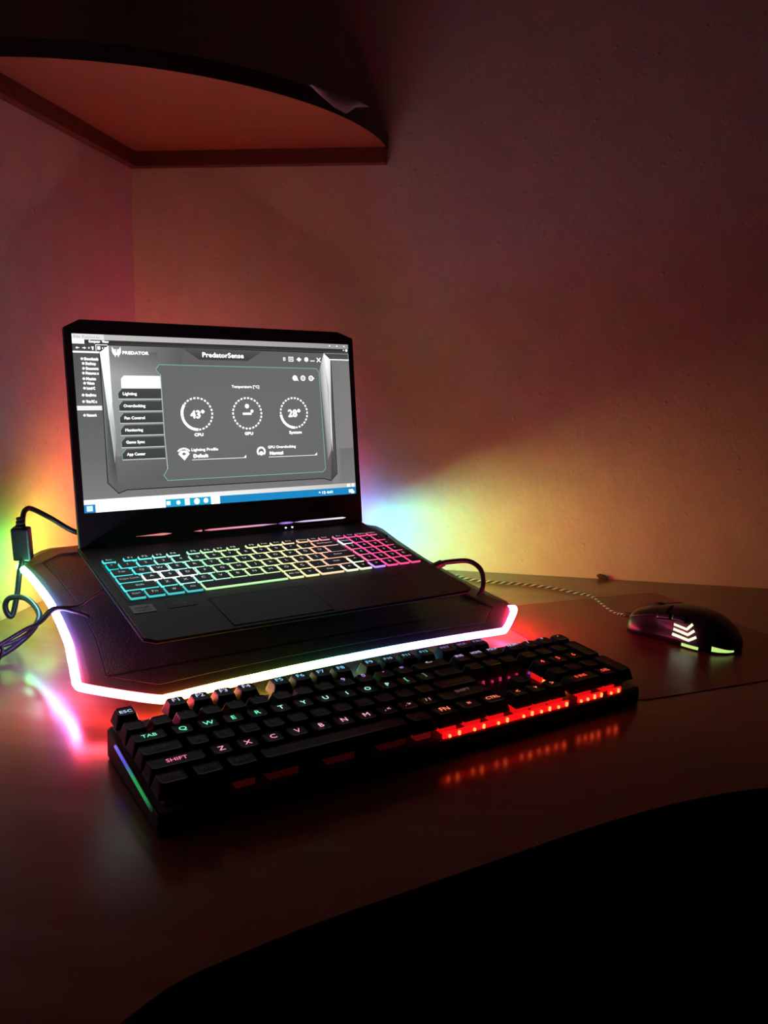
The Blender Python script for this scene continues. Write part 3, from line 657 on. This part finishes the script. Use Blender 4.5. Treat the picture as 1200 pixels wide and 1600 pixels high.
# ------------------------------------------------------------------ mouse mat
mm = empty('mouse_mat', Matrix.Translation((.765, -.063, 0)) @ Matrix.Rotation(math.radians(31), 4, 'Z'))
tag(mm, 'thin dark red mat with stitched edge lying under the mouse', 'mouse mat')
mo = [(x - .1355, y - .150) for x, y in rrect(.271, .30, .012, 5)]
link('cloth', prism_me('cloth', mo, .0001, .0007, M_MAT, .0002), mm)
link('stitched_edge', tube_me('stitched_edge', [(x, y, .0004) for x, y in mo], .00045, M_MATE, 8, True), mm)

# ------------------------------------------------------------------ mouse
MOUM = Matrix.Translation((.7655, -.2615, .0007)) @ Matrix.Rotation(math.radians(145), 4, 'Z')
mouse = empty('gaming_mouse', MOUM)
tag(mouse, 'black gaming mouse with pale green lit chevrons, on the mouse mat', 'mouse')
LX = .061
def m_w(t):   # half-width along the body, t from -1 (rear) to 1 (nose)
    return lerp_s([(-1, .010), (-.94, .020), (-.8, .0285), (-.5, .0345), (-.1, .0325), (.3, .0300), (.65, .0320), (.88, .0285), (.97, .020), (1, .012)], t)
def m_h(t):
    return lerp_s([(-1, .008), (-.94, .014), (-.8, .0235), (-.55, .0325), (-.25, .0365), (.1, .0360), (.5, .0305), (.8, .0245), (.95, .0185), (1, .012)], t)
def lerp_s(keys, x):
    for i in range(len(keys) - 1):
        a, va = keys[i]; b, vb = keys[i + 1]
        if x <= b:
            s = (x - a) / (b - a); p = keys[max(i - 1, 0)][1]; n = keys[min(i + 2, len(keys) - 1)][1]
            m0 = (vb - p) / 2 if i else (vb - va); m1 = (n - va) / 2 if i + 2 < len(keys) else (vb - va)
            return va * (2 * s ** 3 - 3 * s * s + 1) + m0 * (s ** 3 - 2 * s * s + s) + vb * (-2 * s ** 3 + 3 * s * s) + m1 * (s ** 3 - s * s)
    return keys[-1][1]
def m_pt(t, a, off=0.0):
    """surface point: a = 0 right base, pi left base"""
    w_, h_ = m_w(t), m_h(t); e = 2 / 2.7
    c, s = math.cos(a), math.sin(a)
    y = -w_ * math.copysign(abs(c) ** e, c); z = .0015 + h_ * abs(s) ** e
    waist = 1 - .16 * math.exp(-((z / .04 - .42) / .22) ** 2) * math.exp(-((t - .15) / .55) ** 2)   # thumb hollow
    y *= waist
    return Vector((t * LX, y + math.copysign(off * abs(c), y), z + off * abs(s)))
TS = [-1 + 2 * i / 44 for i in range(45)]; AS = [math.pi * i / 28 for i in range(29)]
vs = [m_pt(t, a) for t in TS for a in AS]; nA = len(AS); fs = []
for i in range(len(TS) - 1):
    for k in range(nA - 1): fs.append((i * nA + k, (i + 1) * nA + k, (i + 1) * nA + k + 1, i * nA + k + 1))
    fs.append((i * nA + nA - 1, (i + 1) * nA + nA - 1, (i + 1) * nA, i * nA))
fs.append(tuple(range(nA))[::-1]); fs.append(tuple((len(TS) - 1) * nA + k for k in range(nA)))
bm = bmesh.new(); me = pymesh('tmp', vs, fs); bm.from_mesh(me); bpy.data.meshes.remove(me)
link('body', bm_mesh('body', bm, mat('mouse_shell', (.010, .010, .012), .33), True), mouse)
def shell(name, t0, t1, a0, a1, off, m, nt=14, na=10):
    v = [m_pt(t0 + (t1 - t0) * i / nt, a0 + (a1 - a0) * k / na, o_) for o_ in (off, -.0008) for i in range(nt + 1) for k in range(na + 1)]
    S = (nt + 1) * (na + 1); f = []
    for i in range(nt):
        for k in range(na):
            p = i * (na + 1) + k; f.append((p, p + na + 1, p + na + 2, p + 1)); f.append((S + p, S + p + 1, S + p + na + 2, S + p + na + 1))
    ed = [(i * (na + 1), (i + 1) * (na + 1)) for i in range(nt)] + [(i * (na + 1) + na, (i + 1) * (na + 1) + na) for i in range(nt)] + [(k, k + 1) for k in range(na)] + [(nt * (na + 1) + k, nt * (na + 1) + k + 1) for k in range(na)]
    f += [(a, b, S + b, S + a) for a, b in ed]
    b_ = bmesh.new(); q = pymesh('tmp', v, f); b_.from_mesh(q); bpy.data.meshes.remove(q)
    return link(name, bm_mesh(name, b_, m, True), mouse)
MB_ = mat('mouse_button', (.012, .012, .014), .28)
shell('right_button', .18, .97, .75, 1.44, .0009, MB_); shell('left_button', .18, .97, math.pi - 1.44, math.pi - .75, .0009, MB_)
bm = bmesh.new(); bmesh.ops.create_cone(bm, cap_ends=True, segments=28, radius1=.0105, radius2=.0105, depth=.0065)
bmesh.ops.bevel(bm, geom=[e for e in bm.edges if abs(e.verts[0].co.z - e.verts[1].co.z) < 1e-6], offset=.0012, segments=2, affect='EDGES')
wl = link('scroll_wheel', bm_mesh('scroll_wheel', bm, M_RUB, True), mouse, loc=(.030, 0, .0245), rot=(math.pi / 2, 0, 0))
shell('side_button', .10, .36, math.pi - .86, math.pi - .60, .0016, M_BLACKG, 8, 4); shell('side_button', -.20, .07, math.pi - .86, math.pi - .60, .0016, M_BLACKG, 8, 4)
def side_y(x, z, off):
    """left flank at length x and height z, a little outside the surface"""
    lo, hi = math.pi / 2, math.pi
    for _ in range(40):
        m_ = (lo + hi) / 2
        if m_pt(x / LX, m_).z > z: lo = m_
        else: hi = m_
    p = m_pt(x / LX, lo); return Vector((x, p.y + off, z + off * .25))
def flank(name, path, wd, m, off=.0006):
    P = []; n = 6
    for (a, b) in zip(path, path[1:]):
        for k in range(n): P.append((a[0] + (b[0] - a[0]) * k / n, a[1] + (b[1] - a[1]) * k / n))
    P.append(path[-1]); v = []; f = []
    for i, (x, z) in enumerate(P):
        a = Vector(P[max(i - 1, 0)]); b = Vector(P[min(i + 1, len(P) - 1)]); d = (b - a).normalized(); q = Vector((-d.y, d.x)) * wd / 2
        for s in (-1, 1):
            v.append(side_y(x + q.x * s, z + q.y * s, off)); v.append(side_y(x + q.x * s, z + q.y * s, -.0004))
    for i in range(len(P) - 1):
        a, b = i * 4, i * 4 + 4
        f += [(a, b, b + 2, a + 2), (a, a + 1, b + 1, b), (a + 2, b + 2, b + 3, a + 3), (a + 1, a + 3, b + 3, b + 1)]
    f += [(0, 2, 3, 1), (len(v) - 4, len(v) - 3, len(v) - 1, len(v) - 2)]
    b_ = bmesh.new(); q = pymesh('tmp', v, f); b_.from_mesh(q); bpy.data.meshes.remove(q)
    return link(name, bm_mesh(name, b_, m), mouse)
CH = emat((.90, 1.0, .72), 1.15); GL = emat((.62, .95, .25), .95)
for k in range(3):
    z = .0205 - k * .0052; e = k * .0022
    flank('chevron_light', [(.001, z + .0008), (-.0150 - e, z - .0006), (-.0205 - e * 1.5, z + .0062 - .0008 * k)], .0028, CH)
flank('base_light', [(-.012, .0034), (-.031, .0034)], .0032, GL)
shell('tail_light', -.99, -.72, math.pi - .16, math.pi - .02, .0006, GL, 8, 3)
cab = catmull([(.70650, -.2205, .0115), (.7000, -.1950, .0055), (.6915, -.1690, .0042), (.678, -.1180, .0042), (.659, -.0985, .0022), (.626, -.0790, .0022), (.592, -.0700, .0022), (.557, -.0675, .0022), (.521, -.0620, .0022), (.487, -.0400, .0022), (.455, -.0350, .0022), (.42, -.0450, .0022)], 10)
inv = MOUM.inverted()
link('cable', tube_me('cable', [inv @ p for p in cab], .0018, M_BRAID, 10, False, uvscale=95), mouse)
link('strain_relief', tube_me('strain_relief', [inv @ Vector(p) for p in ((.7165, -.2275, .0130), (.7085, -.2215, .0120), (.7045, -.2100, .0085))], [.0034, .0030, .0024], M_RUB, 10), mouse)

# ------------------------------------------------------------------ cables
def cable(name, label, pts, r, n=10, m=M_CABLE):
    b = Vector(pts[0]); o = empty(name, Matrix.Translation(b)); tag(o, label, 'cable')
    link('cord', tube_me('cord', [p - b for p in catmull(pts, n)], r, m, 10), o); return o, b
def sub_box(o, b, name, p, size, rot, m, bev=.0015):
    x = link(name, box_me(name, -size[0] / 2, size[0] / 2, -size[1] / 2, size[1] / 2, -size[2] / 2, size[2] / 2, m, bev), o, loc=Vector(p) - b, rot=rot); return x
# charger lead with its long connector, left of the laptop
o, b = cable('charger_cable', 'black charger cable with chunky inline connector hanging left of the laptop',
    [(.095, -.300, .088), (.0771, -.3287, .0981), (.0528, -.3397, .1152), (.0418, -.3590, .1288), (.0408, -.3700, .1290), (.0430, -.3785, .1235), (.0444, -.3826, .1120), (.0450, -.3855, .095), (.0456, -.3880, .0780), (.0436, -.3912, .0638), (.0420, -.3956, .0397), (.0420, -.4060, .0200), (.0375, -.4085, .0240), (.0362, -.4080, .0330), (.0420, -.4070, .0400), (.0629, -.4125, .0422), (.0860, -.4290, .0365), (.0960, -.4440, .0300), (.0930, -.4620, .0180), (.0800, -.4900, .0060), (.0600, -.5400, .0040), (.0450, -.6200, .0040)], .0030)
cn = sub_box(o, b, 'connector', (.0450, -.3855, .0950), (.0190, .0130, .0370), (.12, 0, .25), M_BLACK, .0022)
for k in range(3):
    link('strain_ring', tube_me('strain_ring', [Vector((0, 0, .0186 + .0042 * k)), Vector((0, 0, .0212 + .0042 * k))], .0052 - .0007 * k, M_RUB, 12), cn)
link('strain_ring', tube_me('strain_ring', [Vector((0, 0, -.0225)), Vector((0, 0, -.0183))], .0048, M_RUB, 12), cn)
# twisted pair of thin cords from the left edge of the pad
for ph, nm in ((0, 'running across to the laptop'), (math.pi, 'ending in the pad frame')):
    LV = lambda x, y, z: tuple(LAP @ Vector((x, y, z)))
    head = [LV(-.1800, -.105, -.0050), LV(-.1920, -.1055, -.0110), LV(-.2050, -.1040, -.0195)] if ph == 0 else [LV(-.1990, -.1130, -.0270), LV(-.2040, -.1115, -.0240), LV(-.2110, -.1090, -.0212)]
    base = catmull(head + [LV(-.2195, -.1020, -.0198), LV(-.2290, -.0985, -.0215), (.1160, -.4760, .0380), (.1040, -.4820, .0290), (.0960, -.4950, .0240), (.0880, -.5110, .0200), (.0780, -.5300, .0110), (.0650, -.5700, .0070), (.0500, -.6200, .0050)], 8)
    pts = []
    for i, p in enumerate(base):
        a = i / len(base) * 9.0 + ph; k = min(1, max(0, (i - 36) / 10)) * .0036
        pts.append(p + Vector((.6 * math.cos(a), .5 * math.cos(a), math.sin(a))) * k + Vector((.0015, -.0015, 0)) * (1 if ph else -1))
    cable('usb_lead', 'thin black lead twisted at left of the pad, ' + nm, pts, .0021, 2)
tie = empty('cable_tie', Matrix.Translation((.0890, -.5070, .0165)))
tag(tie, 'small dark knot of cable tie around the twisted leads at left', 'cable tie')
link('band', tube_me('band', catmull([(.0075 * math.cos(a), .004 * math.sin(a), .0075 * math.sin(a)) for a in [k * math.pi / 4 for k in range(8)]], 4, True), .0016, M_RUB, 8, True), tie)
link('head', box_me('head', -.0035, .0035, -.003, .003, -.0115, -.0055, M_RUB, .0008), tie)
# lead arching out of the right side of the laptop
o, b = cable('usb_lead', 'black lead arching from the right side of the laptop down to the pad',
    [(.4800, -.2470, .0600), (.4880, -.2420, .0655), (.5010, -.2350, .0672), (.5205, -.2280, .0672), (.5345, -.2320, .0600), (.5395, -.2420, .0470), (.5370, -.2510, .0360), (.5290, -.2600, .0300)], .0029)
sub_box(o, b, 'plug', (.4835, -.2445, .0630), (.020, .0115, .0062), (0, -.35, .60), M_BLACK)
rc = tag(empty('usb_receiver', LAP @ Matrix.Translation((.1817, -.035, -.008))), 'tiny black dongle in the right side of the laptop near the hinge', 'dongle')
link('plug', box_me('plug', -.001, .003, -.006, .006, -.0022, .0022, mat('plug_metal', (.4, .4, .4), .3, metal=1)), rc)
link('cap', box_me('cap', .003, .0125, -.0075, .0075, -.0035, .0035, M_BLACK, .0015), rc)

# ------------------------------------------------------------------ odds and ends
# crumpled slip of paper draped over the rim of the shelf
TOPK = [(0, (.6082,)), (.30, (.6100,)), (.58, (.6120,)), (.81, (.6162,)), (1, (.6150,))]
LOWK = [(0, (.6070,)), (.12, (.6015,)), (.34, (.5930,)), (.54, (.5916,)), (.74, (.6055,)), (.9, (.6115,)), (1, (.6135,))]
pv = []; pf = []; nu, nv = 18, 8
for i in range(nu + 1):
    sN = i / nu; a = math.radians(-33 + 17.2 * sN); zt, zl = lerp_keys(TOPK, sN)[0], lerp_keys(LOWK, sN)[0]
    for k in range(nv + 1):
        t = k / nv
        if t < .4: rr, z = .352 + .028 * t / .4, max(.6078, .6078 + (zt - .6078) * (t / .4) ** 2)           # lies on the shelf, lifts to the fold
        else: rr, z = .3800 + .0022 * math.sin((t - .4) * 5), zt + (zl - zt) * (t - .4) / .6                   # hangs over the edge
        rr += .0010 * math.sin(9 * sN + 4 * t)
        pv.append((rr * math.cos(a) - .345, rr * math.sin(a) + .165, z - .6075))
for i in range(nu):
    for k in range(nv): p = i * (nv + 1) + k; pf.append((p, p + nv + 1, p + nv + 2, p + 1))
ps = link('paper_slip', pymesh('paper_slip', pv, pf, M_PAPER, False), None, loc=(.345, -.165, .6075)); sm = ps.modifiers.new('thick', 'SOLIDIFY'); sm.thickness = .0002
tag(ps, 'crumpled pale slip of paper draped over the shelf rim', 'paper')
bm = bmesh.new(); bmesh.ops.create_icosphere(bm, subdivisions=2, radius=.005)
for v in bm.verts: v.co = Vector((v.co.x * 1.5, v.co.y * .6, max(-.0028, v.co.z * .8 - v.co.x * .3))) * (1 + .2 * random.random())
cr = link('scrap', bm_mesh('scrap', bm, M_CRUMB), None, loc=(.7021, -.0055, .0036)); tag(cr, 'tiny dark brown scrap at the foot of the back wall', 'scrap')
